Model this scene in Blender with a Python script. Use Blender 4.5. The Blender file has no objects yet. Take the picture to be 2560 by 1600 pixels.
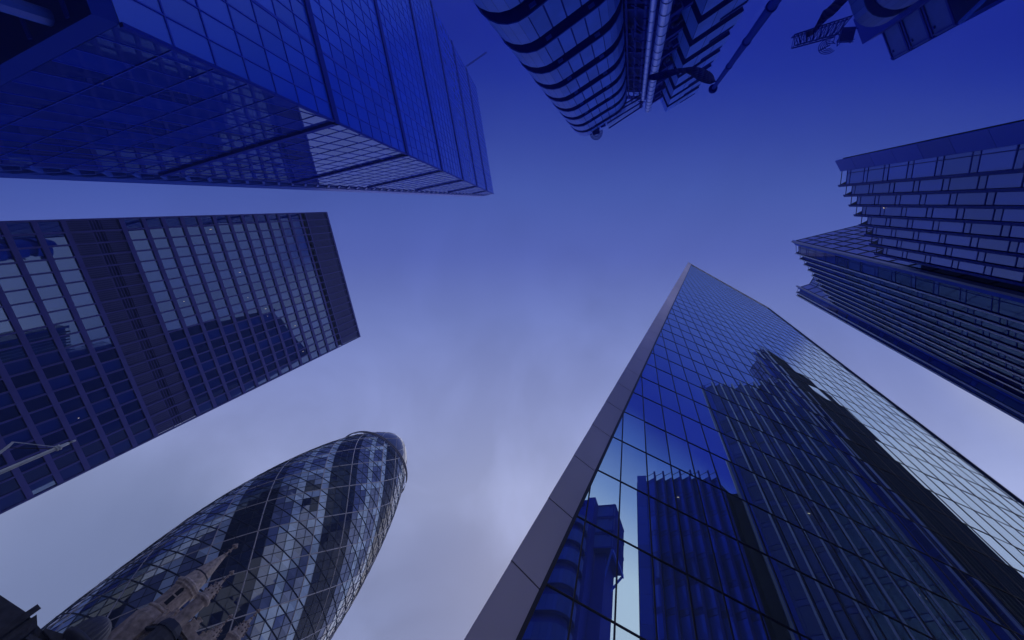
import bpy, math, random
from mathutils import Vector, Matrix
random.seed(7)
S = bpy.context.scene
COL = S.collection
rad = math.radians
# ------------------------------------------------------------------ camera, sky, sun, exposure
CAM_R = Matrix(((0.158033, -0.957030, -0.243142),
                (-0.944858, -0.075037, -0.318768),
                (0.286826, 0.280111, -0.916116)))
cd = bpy.data.cameras.new("camera"); cd.sensor_width = 36.0; cd.lens = 36.0 * 955.0 / 2560.0
cd.clip_start = 0.05; cd.clip_end = 5000.0
cam = bpy.data.objects.new("camera", cd); COL.objects.link(cam)
cam.matrix_world = CAM_R.to_4x4(); S.camera = cam
S.view_settings.view_transform = 'Standard'; S.view_settings.look = 'None'
S.view_settings.exposure = 0.0; S.view_settings.gamma = 1.0
S.cycles.max_bounces = 8; S.cycles.glossy_bounces = 5; S.cycles.diffuse_bounces = 3

W = bpy.data.worlds.new("World"); S.world = W; W.use_nodes = True
nt = W.node_tree; N = nt.nodes; L = nt.links; N.clear()
SUN_EL, SUN_AZ = rad(38), rad(20)          # azimuth measured from +X (east) towards +Y (north)


def nd(tree, t, **kw):
    n = tree.nodes.new(t)
    for k, v in kw.items():
        setattr(n, k, v)
    return n


def mth(tree, op, a, b=None, clamp=False):
    n = nd(tree, 'ShaderNodeMath', operation=op, use_clamp=clamp)
    for i, x in enumerate((a, b)):
        if x is None: continue
        if isinstance(x, (int, float)): n.inputs[i].default_value = x
        else: tree.links.new(x, n.inputs[i])
    return n.outputs[0]


def dotv(tree, v, c):
    n = nd(tree, 'ShaderNodeVectorMath', operation='DOT_PRODUCT')
    tree.links.new(v, n.inputs[0]); n.inputs[1].default_value = c
    return n.outputs['Value']


def srgb(r, g, b):
    def f(c):
        c /= 255.0
        return c / 12.92 if c <= 0.04045 else ((c + 0.055) / 1.055) ** 2.4
    return (f(r), f(g), f(b), 1.0)


def ramp(tree, fac, stops):
    n = nd(tree, 'ShaderNodeValToRGB'); e = n.color_ramp.elements
    while len(e) < len(stops): e.new(0.5)
    for el, (p, c) in zip(e, stops):
        el.position = p; el.color = c
    tree.links.new(fac, n.inputs[0])
    return n.outputs[0]


tc = nd(nt, 'ShaderNodeTexCoord'); D = tc.outputs['Generated']
# sky gradient along the view's up axis, imitating a blue tint: deep blue high in the west, paling over the zenith to a thin grey-violet cloud deck in the east
up_ = dotv(nt, D, (-0.957, -0.075, 0.280)); fw_ = dotv(nt, D, (0.243, 0.319, 0.916))
ang = mth(nt, 'ARCTAN2', up_, fw_)                       # 0 overhead-east, + towards the west
fac = mth(nt, 'DIVIDE', mth(nt, 'ADD', ang, math.pi), 2 * math.pi)
# soft large cloud displacement of the gradient
nz = nd(nt, 'ShaderNodeTexNoise'); nz.inputs['Scale'].default_value = 3.3; nz.inputs['Detail'].default_value = 7; nz.inputs['Distortion'].default_value = 0.5
nz.inputs['Roughness'].default_value = 0.5; L.new(D, nz.inputs['Vector'])


def fp(deg): return (deg + 180.0) / 360.0


col = ramp(nt, fac, [  # stops out of view are brightened to light the facades
    (fp(-165), srgb(216, 226, 252)), (fp(-90), srgb(208, 218, 246)), (fp(-52), srgb(160, 168, 206)), (fp(-38), srgb(138, 150, 194)), (fp(-24), srgb(161, 172, 217)),
    (fp(-12), srgb(143, 155, 210)), (fp(0), srgb(113, 128, 194)), (fp(9.5), srgb(86, 102, 182)), (fp(18.5), srgb(67, 87, 171)),
    (fp(26), srgb(44, 63, 158)), (fp(33), srgb(14, 36, 150)), (fp(37), srgb(0, 22, 144)), (fp(41), srgb(0, 22, 144)), (fp(47), srgb(60, 88, 174)), (fp(55), srgb(118, 142, 202)),
    (fp(66), srgb(188, 202, 232)), (fp(110), srgb(222, 230, 254)), (fp(165), srgb(216, 226, 252))])
cl = nd(nt, 'ShaderNodeMapRange'); cl.inputs['From Min'].default_value = 0.36; cl.inputs['From Max'].default_value = 0.64
cl.inputs['To Min'].default_value = -1; cl.inputs['To Max'].default_value = 1; L.new(nz.outputs['Fac'], cl.inputs['Value'])
cw = ramp(nt, fac, [(fp(-180), (.15,) * 3 + (1,)), (fp(-45), (.24,) * 3 + (1,)), (fp(-20), (.15,) * 3 + (1,)), (fp(5), (.06,) * 3 + (1,)), (fp(40), (.012,) * 3 + (1,)), (fp(90), (.06,) * 3 + (1,))])
cm = mth(nt, 'ADD', mth(nt, 'MULTIPLY', cl.outputs[0], cw), 1.0)
mx = nd(nt, 'ShaderNodeVectorMath', operation='SCALE'); L.new(col, mx.inputs[0]); L.new(cm, mx.inputs['Scale'])
# unseen pale lobes added in the south to brighten the glass reflections, and two darker banks of cloud in the east
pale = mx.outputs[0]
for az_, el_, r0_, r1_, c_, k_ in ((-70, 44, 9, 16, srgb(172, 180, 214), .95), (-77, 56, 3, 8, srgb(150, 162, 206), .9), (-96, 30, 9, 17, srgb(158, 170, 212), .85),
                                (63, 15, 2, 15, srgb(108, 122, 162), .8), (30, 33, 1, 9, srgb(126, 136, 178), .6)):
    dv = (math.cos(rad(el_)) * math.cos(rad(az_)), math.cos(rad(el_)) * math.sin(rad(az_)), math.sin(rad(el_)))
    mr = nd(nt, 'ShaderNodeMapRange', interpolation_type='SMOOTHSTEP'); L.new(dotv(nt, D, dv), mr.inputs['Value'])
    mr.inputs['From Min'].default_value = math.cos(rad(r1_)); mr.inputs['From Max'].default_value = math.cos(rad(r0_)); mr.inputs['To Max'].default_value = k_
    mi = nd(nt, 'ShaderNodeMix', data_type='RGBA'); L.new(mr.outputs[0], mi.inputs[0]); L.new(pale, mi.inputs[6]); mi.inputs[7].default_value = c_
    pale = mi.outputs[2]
sky = nd(nt, 'ShaderNodeTexSky'); sky.sky_type = 'NISHITA'; sky.sun_disc = False
sky.sun_elevation = SUN_EL; sky.sun_rotation = math.pi / 2 - SUN_AZ; sky.dust_density = 3.0
sk = nd(nt, 'ShaderNodeVectorMath', operation='SCALE'); L.new(sky.outputs[0], sk.inputs[0]); sk.inputs['Scale'].default_value = 0.003
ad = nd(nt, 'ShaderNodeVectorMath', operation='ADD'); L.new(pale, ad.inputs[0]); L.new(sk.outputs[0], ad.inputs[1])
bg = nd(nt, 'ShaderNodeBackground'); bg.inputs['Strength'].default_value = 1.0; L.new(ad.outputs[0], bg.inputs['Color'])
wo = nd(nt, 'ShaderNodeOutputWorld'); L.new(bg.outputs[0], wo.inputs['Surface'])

sd = bpy.data.lights.new("sun", 'SUN'); sd.energy = 0.5; sd.angle = rad(60); sd.color = (1.0, 0.96, 0.93)
sun = bpy.data.objects.new("sun", sd); COL.objects.link(sun)
sdir = Vector((math.cos(SUN_EL) * math.cos(SUN_AZ), math.cos(SUN_EL) * math.sin(SUN_AZ), math.sin(SUN_EL)))
sun.rotation_euler = sdir.to_track_quat('Z', 'Y').to_euler(); sun.location = (0, 0, 300)

HAZE = 0.0007
GZ = -1.6                                    # street level (the camera is 1.6 m above it)
UP = Vector((0, 0, 1))


# ------------------------------------------------------------------ materials
def mat(name, base, rough=0.5, metal=0.0, ior=1.5, tint=(1, 1, 1), var=0.0, noise=0.0, nscale=1.0, bump=0.0, emit=None, estr=0.0, nstretch=None):
    m = bpy.data.materials.new(name); m.use_nodes = True
    t = m.node_tree; p = t.nodes['Principled BSDF']
    p.inputs['Base Color'].default_value = (*base, 1)
    p.inputs['Roughness'].default_value = rough; p.inputs['Metallic'].default_value = metal
    p.inputs['IOR'].default_value = ior; p.inputs['Specular Tint'].default_value = (*tint, 1)
    c = None
    if var > 0:
        g = nd(t, 'ShaderNodeNewGeometry')
        mr = nd(t, 'ShaderNodeMapRange'); mr.inputs['To Min'].default_value = 1 - var; mr.inputs['To Max'].default_value = 1 + var
        t.links.new(g.outputs['Random Per Island'], mr.inputs['Value']); c = mr.outputs[0]
    if noise > 0 or bump > 0:
        tx = nd(t, 'ShaderNodeTexCoord'); n = nd(t, 'ShaderNodeTexNoise'); n.inputs['Scale'].default_value = nscale
        n.inputs['Detail'].default_value = 6
        src = tx.outputs['Object']
        if nstretch:
            mp = nd(t, 'ShaderNodeMapping'); mp.inputs['Scale'].default_value = nstretch
            t.links.new(src, mp.inputs['Vector']); src = mp.outputs[0]
        t.links.new(src, n.inputs['Vector'])
        if noise > 0:
            mr = nd(t, 'ShaderNodeMapRange'); mr.inputs['From Min'].default_value = .3; mr.inputs['From Max'].default_value = .7
            mr.inputs['To Min'].default_value = 1 - noise; mr.inputs['To Max'].default_value = 1 + noise
            t.links.new(n.outputs['Fac'], mr.inputs['Value'])
            c = mr.outputs[0] if c is None else mth(t, 'MULTIPLY', c, mr.outputs[0])
        if bump > 0:
            b = nd(t, 'ShaderNodeBump'); b.inputs['Strength'].default_value = bump; b.inputs['Distance'].default_value = 0.1
            t.links.new(n.outputs['Fac'], b.inputs['Height']); t.links.new(b.outputs[0], p.inputs['Normal'])
    if c is not None:
        s = nd(t, 'ShaderNodeVectorMath', operation='SCALE'); s.inputs[0].default_value = base
        t.links.new(c, s.inputs['Scale']); t.links.new(s.outputs[0], p.inputs['Base Color'])
    if emit:
        p.inputs['Emission Color'].default_value = (*emit, 1); p.inputs['Emission Strength'].default_value = estr
    return m


M = dict(  # blue base colours of the upper towers imitate a blue cast
    asphalt=mat('asphalt', (.05, .05, .055), .9, noise=.25, nscale=3),
    paving=mat('paving', (.28, .27, .27), .8, noise=.2, nscale=2),
    # wedge tower
    wedge_glass=mat('wedge_glass', (.006, .052, .74), .015, ior=1.8, tint=(.34, .48, .95), var=.12),
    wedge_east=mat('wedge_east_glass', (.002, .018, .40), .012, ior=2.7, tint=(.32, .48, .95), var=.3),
    wedge_frame=mat('wedge_frame', (.001, .014, .36), .8, ior=1.15),
    wedge_mull=mat('wedge_mullion', (.003, .030, .58), .7, ior=1.2),
    wedge_dark=mat('wedge_dark', (.001, .018, .36), .8, ior=1.15),
    wedge_steel=mat('wedge_steel', (.02, .07, .62), .5, ior=1.3),
    # square tower
    sq_glass=mat('square_tower_glass', (.004, .018, .16), .015, ior=2.8, tint=(.5, .66, 1.), var=.6),
    sq_bar=mat('bronze_bar', (.075, .072, .30), .55, ior=1.3, noise=.1, nscale=.5),
    sq_louvre=mat('bronze_louvre', (.035, .036, .20), .5),
    sq_dark=mat('dark_plant_wall', (.010, .016, .14), .7),
    # rounded tower
    rd_light=mat('clear_glass', (.135, .165, .285), .02, ior=2.0, tint=(.95, .97, 1.), var=.30),
    rd_pale=mat('clear_glass_with_white_frame', (.50, .62, .75), .03, ior=1.8, tint=(1., 1., 1.), var=.25),
    rd_dark=mat('grey_glass', (.006, .009, .026), .02, ior=1.5, tint=(.9, .9, .9), var=.3),
    rd_dome=mat('dome_glass', (.03, .034, .08), .06, ior=1.6, var=.15),
    rd_line=mat('dark_line', (.008, .010, .022), .5),
    rd_white=mat('pale_line', (.55, .50, .50), .5),
    rd_rail=mat('brown_rail', (.08, .055, .06), .5),
    # pointed tower
    pt_glass=mat('pointed_tower_glass', (.78, .94, .91), .006, metal=.90, ior=2.5, tint=(.9, .94, 1.), var=.05),
    pt_line=mat('pointed_tower_joint', (.012, .010, .035), .4),
    pt_metal=mat('warm_grey_metal', (.62, .54, .60), .36, metal=.25, noise=.20, nscale=.10, nstretch=(1, 1, .5)),
    # stepped tower
    st_glass=mat('stepped_glass', (.014, .055, .58), .03, ior=2.6, tint=(.7, .82, 1.), var=.35),
    st_glass2=mat('stepped_glass_blue', (.006, .022, .22), .03, ior=1.7, tint=(.5, .65, 1.), var=.6),
    st_fin=mat('fin_metal', (.003, .009, .05), .6, ior=1.2),
    st_fin_lit=mat('sunlit_fin_metal', (.55, .57, .85), .4),  # sunlight on the fin edges put into a pale colour
    st_tip=mat('fin_tip_metal', (.008, .026, .34), .6, ior=1.2),
    st_panel=mat('end_panel', (.022, .075, .70), .6, ior=1.25, var=.12),
    st_edge=mat('pale_edge', (.22, .23, .42), .35),
    st_dark=mat('recess', (.002, .006, .05), .7),
    st_clear=mat('parapet_glass', (.30, .34, .62), .05, ior=1.5),
    st_side=mat('side_glass', (.20, .24, .55), .03, ior=2.6, tint=(.9, .95, 1.), var=.15),
    # service towers
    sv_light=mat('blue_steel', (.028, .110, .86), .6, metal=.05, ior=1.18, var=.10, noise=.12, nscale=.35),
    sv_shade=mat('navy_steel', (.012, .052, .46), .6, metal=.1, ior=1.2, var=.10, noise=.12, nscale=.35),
    sv_dark=mat('dark_blue_steel', (.0006, .016, .40), .85, ior=1.15),
    sv_pipe=mat('pipe_steel', (.05, .13, .78), .34, metal=.35, noise=.1, nscale=2),
    sv_glass=mat('service_glass', (.003, .02, .30), .05, ior=1.8, tint=(.5, .6, 1)),
    flag=mat('dark_blue_cloth', (.001, .018, .36), .9, noise=.35, nscale=3),
    flag_red=mat('purple_cloth', (.04, .01, .14), .9),
    pole=mat('painted_pole', (.001, .02, .42), .8, ior=1.12),
    white=mat('white_paint', (.62, .66, .70), .35, noise=.06, nscale=3),
    # stone
    stone=mat('weathered_stone', (.37, .285, .245), .85, noise=.45, nscale=1.6, bump=.6),
    stone_lt=mat('pale_stone', (.48, .38, .32), .85, noise=.4, nscale=2.5, bump=.5),
    rubble=mat('flint_rubble', (.17, .13, .11), .9, noise=.85, nscale=5, bump=1.0),
    lead=mat('dark_lead', (.012, .014, .035), .6),
    void=mat('dark_opening', (.006, .006, .014), .8),
    dk_stone=mat('dark_stone', (.055, .053, .07), .8, noise=.35, nscale=2, bump=.5),  # dark stone, tone mottled by noise
    dome=mat('grey_lead_dome', (.06, .06, .085), .55),
    lamp=mat('lit_lamp', (.9, .85, .7), .5, emit=(1, .82, .58), estr=.45),
)


# ------------------------------------------------------------------ mesh helpers
class MB:
    def __init__(s): s.v = []; s.f = []

    def quad(s, *p):
        i = len(s.v); s.v += [tuple(x) for x in p]; s.f.append(tuple(range(i, i + len(p)))); return s

    def pane(s, p, tilt=0.0):
        """one flat pane, tipped a little out of true like real glazing"""
        p = [Vector(x) for x in p]
        if tilt:
            n = (p[1] - p[0]).cross(p[2] - p[0])
            if n.length > 1e-9:
                n.normalize(); c = sum(p, Vector()) / len(p)
                ax = Vector((random.gauss(0, 1), random.gauss(0, 1), random.gauss(0, 1))).cross(n)
                if ax.length > 1e-6:
                    ax.normalize(); k = random.gauss(0, math.tan(rad(tilt)))
                    p = [q + n * (k * (q - c).dot(ax)) for q in p]
        return s.quad(*p)

    def hexa(s, b, t):
        i = len(s.v); s.v += [tuple(x) for x in b] + [tuple(x) for x in t]; n = len(b)
        s.f.append(tuple(i + k for k in reversed(range(n)))); s.f.append(tuple(i + n + k for k in range(n)))
        for k in range(n):
            j = (k + 1) % n; s.f.append((i + k, i + j, i + n + j, i + n + k))
        return s

    def prism(s, poly, z0, z1):
        return s.hexa([(x, y, z0) for x, y in poly], [(x, y, z1) for x, y in poly])

    def bar(s, p, q, w, h, up=UP):
        """box from p to q, w across, h along the 'up' side"""
        p, q = Vector(p), Vector(q); d = (q - p)
        if d.length < 1e-6: return s
        d.normalize(); a = d.cross(Vector(up))
        if a.length < 1e-4: a = d.cross(Vector((1, 0, 0)))
        a.normalize(); b = a.cross(d); a *= w / 2; b *= h / 2
        return s.hexa([p - a - b, p + a - b, p + a + b, p - a + b], [q - a - b, q + a - b, q + a + b, q - a + b])

    def tube(s, pts, r, n=6, cap=True):
        pts = [Vector(p) for p in pts]; rings = []
        for k, p in enumerate(pts):
            d = (pts[min(k + 1, len(pts) - 1)] - pts[max(k - 1, 0)]).normalized()
            a = d.cross(UP)
            if a.length < 1e-3: a = d.cross(Vector((1, 0, 0)))
            a.normalize(); b = a.cross(d); rr = r[k] if isinstance(r, (list, tuple)) else r
            i = len(s.v); rings.append(i)
            for m in range(n):
                t = 2 * math.pi * m / n; s.v.append(tuple(p + (a * math.cos(t) + b * math.sin(t)) * rr))
        for i, j in zip(rings, rings[1:]):
            for m in range(n):
                o = (m + 1) % n; s.f.append((i + m, i + o, j + o, j + m))
        if cap:
            s.f.append(tuple(rings[0] + m for m in reversed(range(n)))); s.f.append(tuple(rings[-1] + m for m in range(n)))
        return s

    def lathe(s, c, prof, n=24, a0=0.0):
        """prof: list of (r, z); c = (x, y)"""
        rings = []
        for r, z in prof:
            i = len(s.v); rings.append(i)
            for m in range(n):
                t = a0 + 2 * math.pi * m / n; s.v.append((c[0] + r * math.cos(t), c[1] + r * math.sin(t), z))
        for i, j in zip(rings, rings[1:]):
            for m in range(n):
                o = (m + 1) % n; s.f.append((i + m, i + o, j + o, j + m))
        s.f.append(tuple(rings[0] + m for m in reversed(range(n)))); s.f.append(tuple(rings[-1] + m for m in range(n)))
        return s

    def build(s, name, m, parent=None, smooth=False, label=None):
        me = bpy.data.meshes.new(name); me.from_pydata(s.v, [], s.f); me.update()
        me.materials.append(M[m] if isinstance(m, str) else m)
        if smooth:
            for p in me.polygons: p.use_smooth = True
        o = bpy.data.objects.new(name, me); COL.objects.link(o)
        if parent:
            o.parent = parent
            if parent.type == 'EMPTY': o.matrix_parent_inverse = Matrix.Translation(-parent.location)
        if label: o['label'] = label
        return o


def thing(name, label, cat, loc, group=None):
    o = bpy.data.objects.new(name, None); COL.objects.link(o); o.location = loc; o.empty_display_size = 1
    o['label'] = label; o['category'] = cat
    if group: o['group'] = group
    return o


def struct(mb, name, m):
    o = mb.build(name, m); o['kind'] = 'structure'; return o


def lerp(a, b, t): return a + (b - a) * t


V = Vector
# ------------------------------------------------------------------ ground
struct(MB().quad((-3000, -3000, GZ), (3000, -3000, GZ), (3000, 3000, GZ), (-3000, 3000, GZ)), 'ground', 'asphalt')
struct(MB().hexa([(-13, -26, GZ), (13, -24, GZ), (14, 24, GZ), (-15, 24, GZ)], [(-13, -26, GZ + .12), (13, -24, GZ + .12), (14, 24, GZ + .12), (-15, 24, GZ + .12)]), 'pavement', 'paving')

# ------------------------------------------------------------------ wedge tower (top left)
FX = -18.1; WX = -75.0; SL = (76.6 - 33.7) / 202.0
LV = [23.0] + [51.5 + 29.0 * k for k in range(6)] + [225.0]          # storey-group levels


def sy(h): return 33.7 + SL * (h - 23.0)                            # y of the sloping south face at height h


wt = thing('wedge_tower', 'huge blue glass wedge tower with one sloping face, upper left', 'skyscraper', (-46, 60, GZ))
SN = V((0, -1, SL)).normalized()
mg_e, mg_s = MB(), MB()
for k in range(len(LV) - 1):
    h0, h1 = LV[k], LV[k + 1]; nf = 7
    east, south = MB(), MB()
    for f in range(nf):
        a, b = lerp(h0, h1, f / nf), lerp(h0, h1, (f + 1) / nf)
        y = 78.5
        while y > sy(a) + .01:
            y2 = y - 3.0
            la, lb = max(y2, sy(a)), max(y2, sy(b))
            if y > sy(b): east.pane([(FX, la, a), (FX, y, a), (FX, y, b), (FX, lb, b)], .22)
            else: east.pane([(FX, la, a), (FX, y, a), (FX, y, a + (y - sy(a)) / SL)], .1)
            y = y2
        x = FX; i = 0
        nx = 24; wx = (FX - WX) / nx
        for i in range(nx):
            xa, xb = FX - i * wx, FX - (i + 1) * wx
            south.pane([(xb, sy(a), a), (xa, sy(a), a), (xa, sy(b), b), (xb, sy(b), b)], .10)
        if f > 0:
            mg_e.bar((FX + .02, sy(a), a), (FX + .02, 78.5, a), .10, .10)
            mg_s.bar((FX, sy(a) - .03, a + .02), (WX, sy(a) - .03, a + .02), .10, .14)
    east.build('east_glazing', 'wedge_east', wt); south.build('sloping_glazing', 'wedge_glass', wt)
    # dark frame band on both faces at the top of each group
    if k < len(LV) - 2:
        fb = MB(); hh = .95 if k < 2 else .75
        fb.bar((FX + .12, sy(h1) - .3, h1), (FX + .12, 78.5, h1), .5, hh)
        fb.bar((FX + .37, sy(h1) - .12, h1), (WX, sy(h1) - .12, h1), .5, hh)
        fb.build('frame_band', 'wedge_frame', wt)
for i in range(1, 24):
    x = FX - i * (FX - WX) / 24; thick = i % 8 == 4
    mg_s.bar((x, sy(23) - .03, 23), (x, sy(225) - .03, 225), .34 if thick else .11, .12, SN)
y = 75.5
while y > 34.5:
    ht = 23 + (y - 33.7) / SL
    mg_e.bar((FX + .02, y, 23), (FX + .02, y, min(ht, 225)), .1, .08, V((1, 0, 0))); y -= 3.0
mg_e.build('mullion_grid', 'wedge_mull', wt); mg_s.build('mullion_grid', 'wedge_mull', wt)
MB().bar((FX + .05, sy(23) - .05, 23), (FX + .05, sy(225) - .05, 225), .30, .30).build('corner_trim', 'wedge_frame', wt)
# north ladder: recess with K bracing, then the core wall
MB().hexa([(FX - 2.6, 78.5, GZ), (FX - 2.2, 78.5, GZ), (FX - 2.2, 83.6, GZ), (FX - 2.6, 83.6, GZ)], [(FX - 2.6, 78.5, 226), (FX - 2.2, 78.5, 226), (FX - 2.2, 83.6, 226), (FX - 2.6, 83.6, 226)]).build('ladder_recess', 'wedge_frame', wt)
for k in range(7):
    br = MB(); h = LV[k]; st = (LV[k + 1] - h) / 7
    for f in range(7):
        z = h + f * st
        br.bar((FX - .1, 78.7, z - .1), (FX - .1, 81.6, z + st * .62), .6, .5)
        br.bar((FX - .1, 80.6, z + st * 1.02), (FX - .1, 83.4, z + st * .05), .45, .4)
        br.bar((FX - .1, 83.4, z + st * .05), (FX - .15, 81.6, z + st * .62), .4, .35)
    br.build('ladder_brace', 'wedge_steel', wt)
cw_ = MB(); cw_.prism([(FX, 83.6), (FX, 86.7), (WX, 86.7), (WX, 83.6)], GZ, 227.0); cw_.build('north_core', 'wedge_steel', wt)
MB().hexa([(FX - .4, 78.5, GZ), (FX - .0, 78.5, GZ), (FX - .0, 78.9, GZ), (FX - .4, 78.9, GZ)], [(FX - .4, 78.5, 225), (FX, 78.5, 225), (FX, 78.9, 225), (FX - .4, 78.9, 225)]).build('ladder_edge', 'wedge_steel', wt)
# west side, roof and the open base
MB().quad((WX, sy(23), 23), (WX, 83.6, 23), (WX, 83.6, 225), (WX, sy(225), 225)).build('west_wall', 'wedge_glass', wt)
MB().quad((FX, sy(225), 225), (WX, sy(225), 225), (WX, 83.6, 225), (FX, 83.6, 225)).build('roof', 'wedge_dark', wt)
MB().prism([(FX, 33.7), (WX, 33.7), (WX, 83.5), (FX - 2.7, 83.5), (FX - 2.7, 78.4), (FX, 78.4)], 21.4, 22.96).build('soffit', 'wedge_dark', wt)
MB().prism([(-24, 40), (-70, 40), (-70, 83), (-24, 83)], GZ, 21.4).build('base_wall', 'wedge_dark', wt)
for i in range(5):
    MB().tube([(FX - 1.0, 38 + i * 9.6, GZ), (FX - 1.0, 38 + i * 9.6, 21.4)], .55, 10).build('base_column', 'wedge_steel', wt)
for i in range(9):
    MB().bar((FX - .4, 36 + i * 4.8, 21.32), (-24, 36 + i * 4.8, 21.32), .35, .14).build('soffit_rib', 'wedge_mull', wt)
for z in (6, 10.5, 15):
    MB().bar((-23.8, 40, z), (-23.8, 83, z), .4, .7).build('base_beam', 'wedge_steel', wt)
cr = MB()
for o in (0, 1.6):
    cr.bar((-75.2 - o * .2, 70 - o * .1, 195 + o), (-79.2 - o * .2, 59.6, 197.2 + o), .22, .22)
for k in range(9):
    t = k / 8; p = V((-75.2, 70, 195)).lerp(V((-79.2, 59.6, 197.2)), t); q = V((-75.5, 69.8, 196.6)).lerp(V((-79.5, 59.6, 198.8)), min(1, t + (.06 if k % 2 else 0)))
    cr.bar(p, q, .14, .14)
cr.build('lattice_arm', 'wedge_frame', wt)

# ------------------------------------------------------------------ square office tower (left)
AX0, AX1, AY, AH = -14.3, 33.2, 104.7, 118.0
at_ = thing('office_tower', 'square office tower with a bronze grid of bars and louvred bands, left', 'skyscraper', (9.5, 128, GZ))
floors = [105.6] + [101.5 - 4.07 * k for k in range(11)]            # tops of spandrels under the upper louvres
levels = [101.5, 97.4, 93.4, 89.4, 85.4, 81.4, 77.4, 73.5, 69.5, 65.4, 61.5, 57.4]
low = [48.2 - 3.9 * k for k in range(0, 13)]
NB = 20; bw = (AX1 - AX0) / NB


def strip(z0, z1):
    g = MB()
    for i in range(NB):
        a, b = AX0 + i * bw, AX0 + (i + 1) * bw
        g.pane([(a, AY, z0), (b, AY, z0), (b, AY, z1), (a, AY, z1)], .28)
    g.build('glazing_strip', 'sq_glass', at_)


tops = [105.9] + levels[:-1]
for z1, z0 in zip(tops, levels): strip(z0, z1)
for z1, z0 in zip(low, low[1:]): strip(z0, z1)
strip(GZ, low[-1])
for z in levels[:-1] + low[1:]:
    MB().bar((AX0, AY - .16, z), (AX1, AY - .16, z), .32, .86).build('spandrel_band', 'sq_bar', at_)
for z, h in ((57.4, .9), (48.2, .8), (105.9, .7)):
    MB().bar((AX0, AY - .18, z), (AX1, AY - .18, z), .36, h).build('spandrel_band', 'sq_bar', at_)
for (z0, z1, dz0, dz1) in ((48.6, 56.95, 52.0, 54.0), (108.3, 117.7, 113.5, 115.6)):
    MB().quad((AX0, AY + .9, z0), (AX1, AY + .9, z0), (AX1, AY + .9, z1), (AX0, AY + .9, z1)).build('plant_wall', 'sq_dark', at_)
    n = 110
    for (q0, q1, w) in (((z0, dz0, .10), (dz1, z1, .08)) if z0 < 60 else ((z0, z1, .10),)):
        lb = MB()
        for i in range(n + 1):
            x = lerp(AX0 + .05, AX1 - .05, i / n); lb.bar((x, AY + .05, q0), (x, AY + .05, q1), w, .3, V((1, 0, 0)))
        for zz in (q0, q1): lb.bar((AX0, AY + .12, zz), (AX1, AY + .12, zz), .1, .12)
        lb.build('louvre_blades', 'sq_louvre', at_)
    if z0 < 60:
        tr = MB()
        for zz in (dz0 + .2, dz1 - .2, (dz0 + dz1) / 2 - .25, (dz0 + dz1) / 2 + .25): tr.bar((AX0, AY + .3, zz), (AX1, AY + .3, zz), .14, .14)
        tr.build('louvre_rail', 'sq_bar', at_)
for a_, b_ in ((AX0 + .5, -2.0), (-1.5, 9.0), (9.5, 21.0), (21.5, 27.0)):
    MB().quad((a_, AY + .7, 112.6), (b_, AY + .7, 112.6), (b_, AY + .7, 116.6), (a_, AY + .7, 116.6)).build('vent_opening', 'void', at_)
MB().quad((AX0, AY + 1, 106.2), (AX1, AY + 1, 106.2), (AX1, AY + 1, 108.3), (AX0, AY + 1, 108.3)).build('plant_wall', 'void', at_)
for i in range(NB + 1):
    x = AX0 + i * bw
    MB().bar((x, AY - .2, GZ), (x, AY - .2, AH - .3), .30, .3, V((0, 1, 0))).build('mullion', 'sq_bar', at_)
MB().bar((AX0 - .1, AY - .15, AH), (AX1 + .1, AY - .15, AH), .6, .7).build('parapet', 'sq_bar', at_)
MB().bar((AX0, AY - .1, 108.3), (AX1, AY - .1, 108.3), .4, .45).build('spandrel_band', 'sq_bar', at_)
bd = MB()
for (a, b) in (((AX0, AY + 1.05), (AX0, AY + 47)), ((AX1, AY + 47), (AX1, AY + 1.05)), ((AX0, AY + 47), (AX1, AY + 47))):
    bd.quad((*a, GZ), (*b, GZ), (*b, AH), (*a, AH))
bd.quad((AX0, AY, AH - .2), (AX1, AY, AH - .2), (AX1, AY + 47, AH - .2), (AX0, AY + 47, AH - .2))
bd.build('side_walls', 'sq_dark', at_)
for i in range(13):
    z = random.choice(levels[2:] + low[1:8]) + 1.9; x = AX0 + (random.randrange(NB) + random.uniform(.3, .7)) * bw
    MB().bar((x, AY - .05, z), (x + .05, AY - .05, z + random.choice((.2, .2, .5))), .03, .10).build('ceiling_light', 'lamp', at_)

# ------------------------------------------------------------------ rounded tower (bottom left)
GC = V((101.5, 127.5, 0)); RM, ZM, HT = 30.8, 64.3, 151.4


def gr(z):
    if z < ZM: return RM * (1 - .14 * ((ZM - z) / ZM) ** 2)
    u = min(1, (z - ZM) / (HT - ZM)); return max(.05, RM * (1 - u ** 1.65) ** (1 / 1.72))


rt = thing('rounded_tower', 'rounded bullet shaped glass tower with diamond lattice, behind the church pinnacles', 'skyscraper', (GC.x, GC.y, GZ))
DZ = 2.2; ZTOP = 130.0; NI = int((ZTOP - GZ) / DZ); TH0 = 1.4


def gv(i, j, off=0.0):
    z = GZ + DZ * i; t = rad(TH0 - 6.0 * j - 3.0 * i); r = gr(z) + off
    return V((GC.x + r * math.cos(t), GC.y + r * math.sin(t), z))


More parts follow.
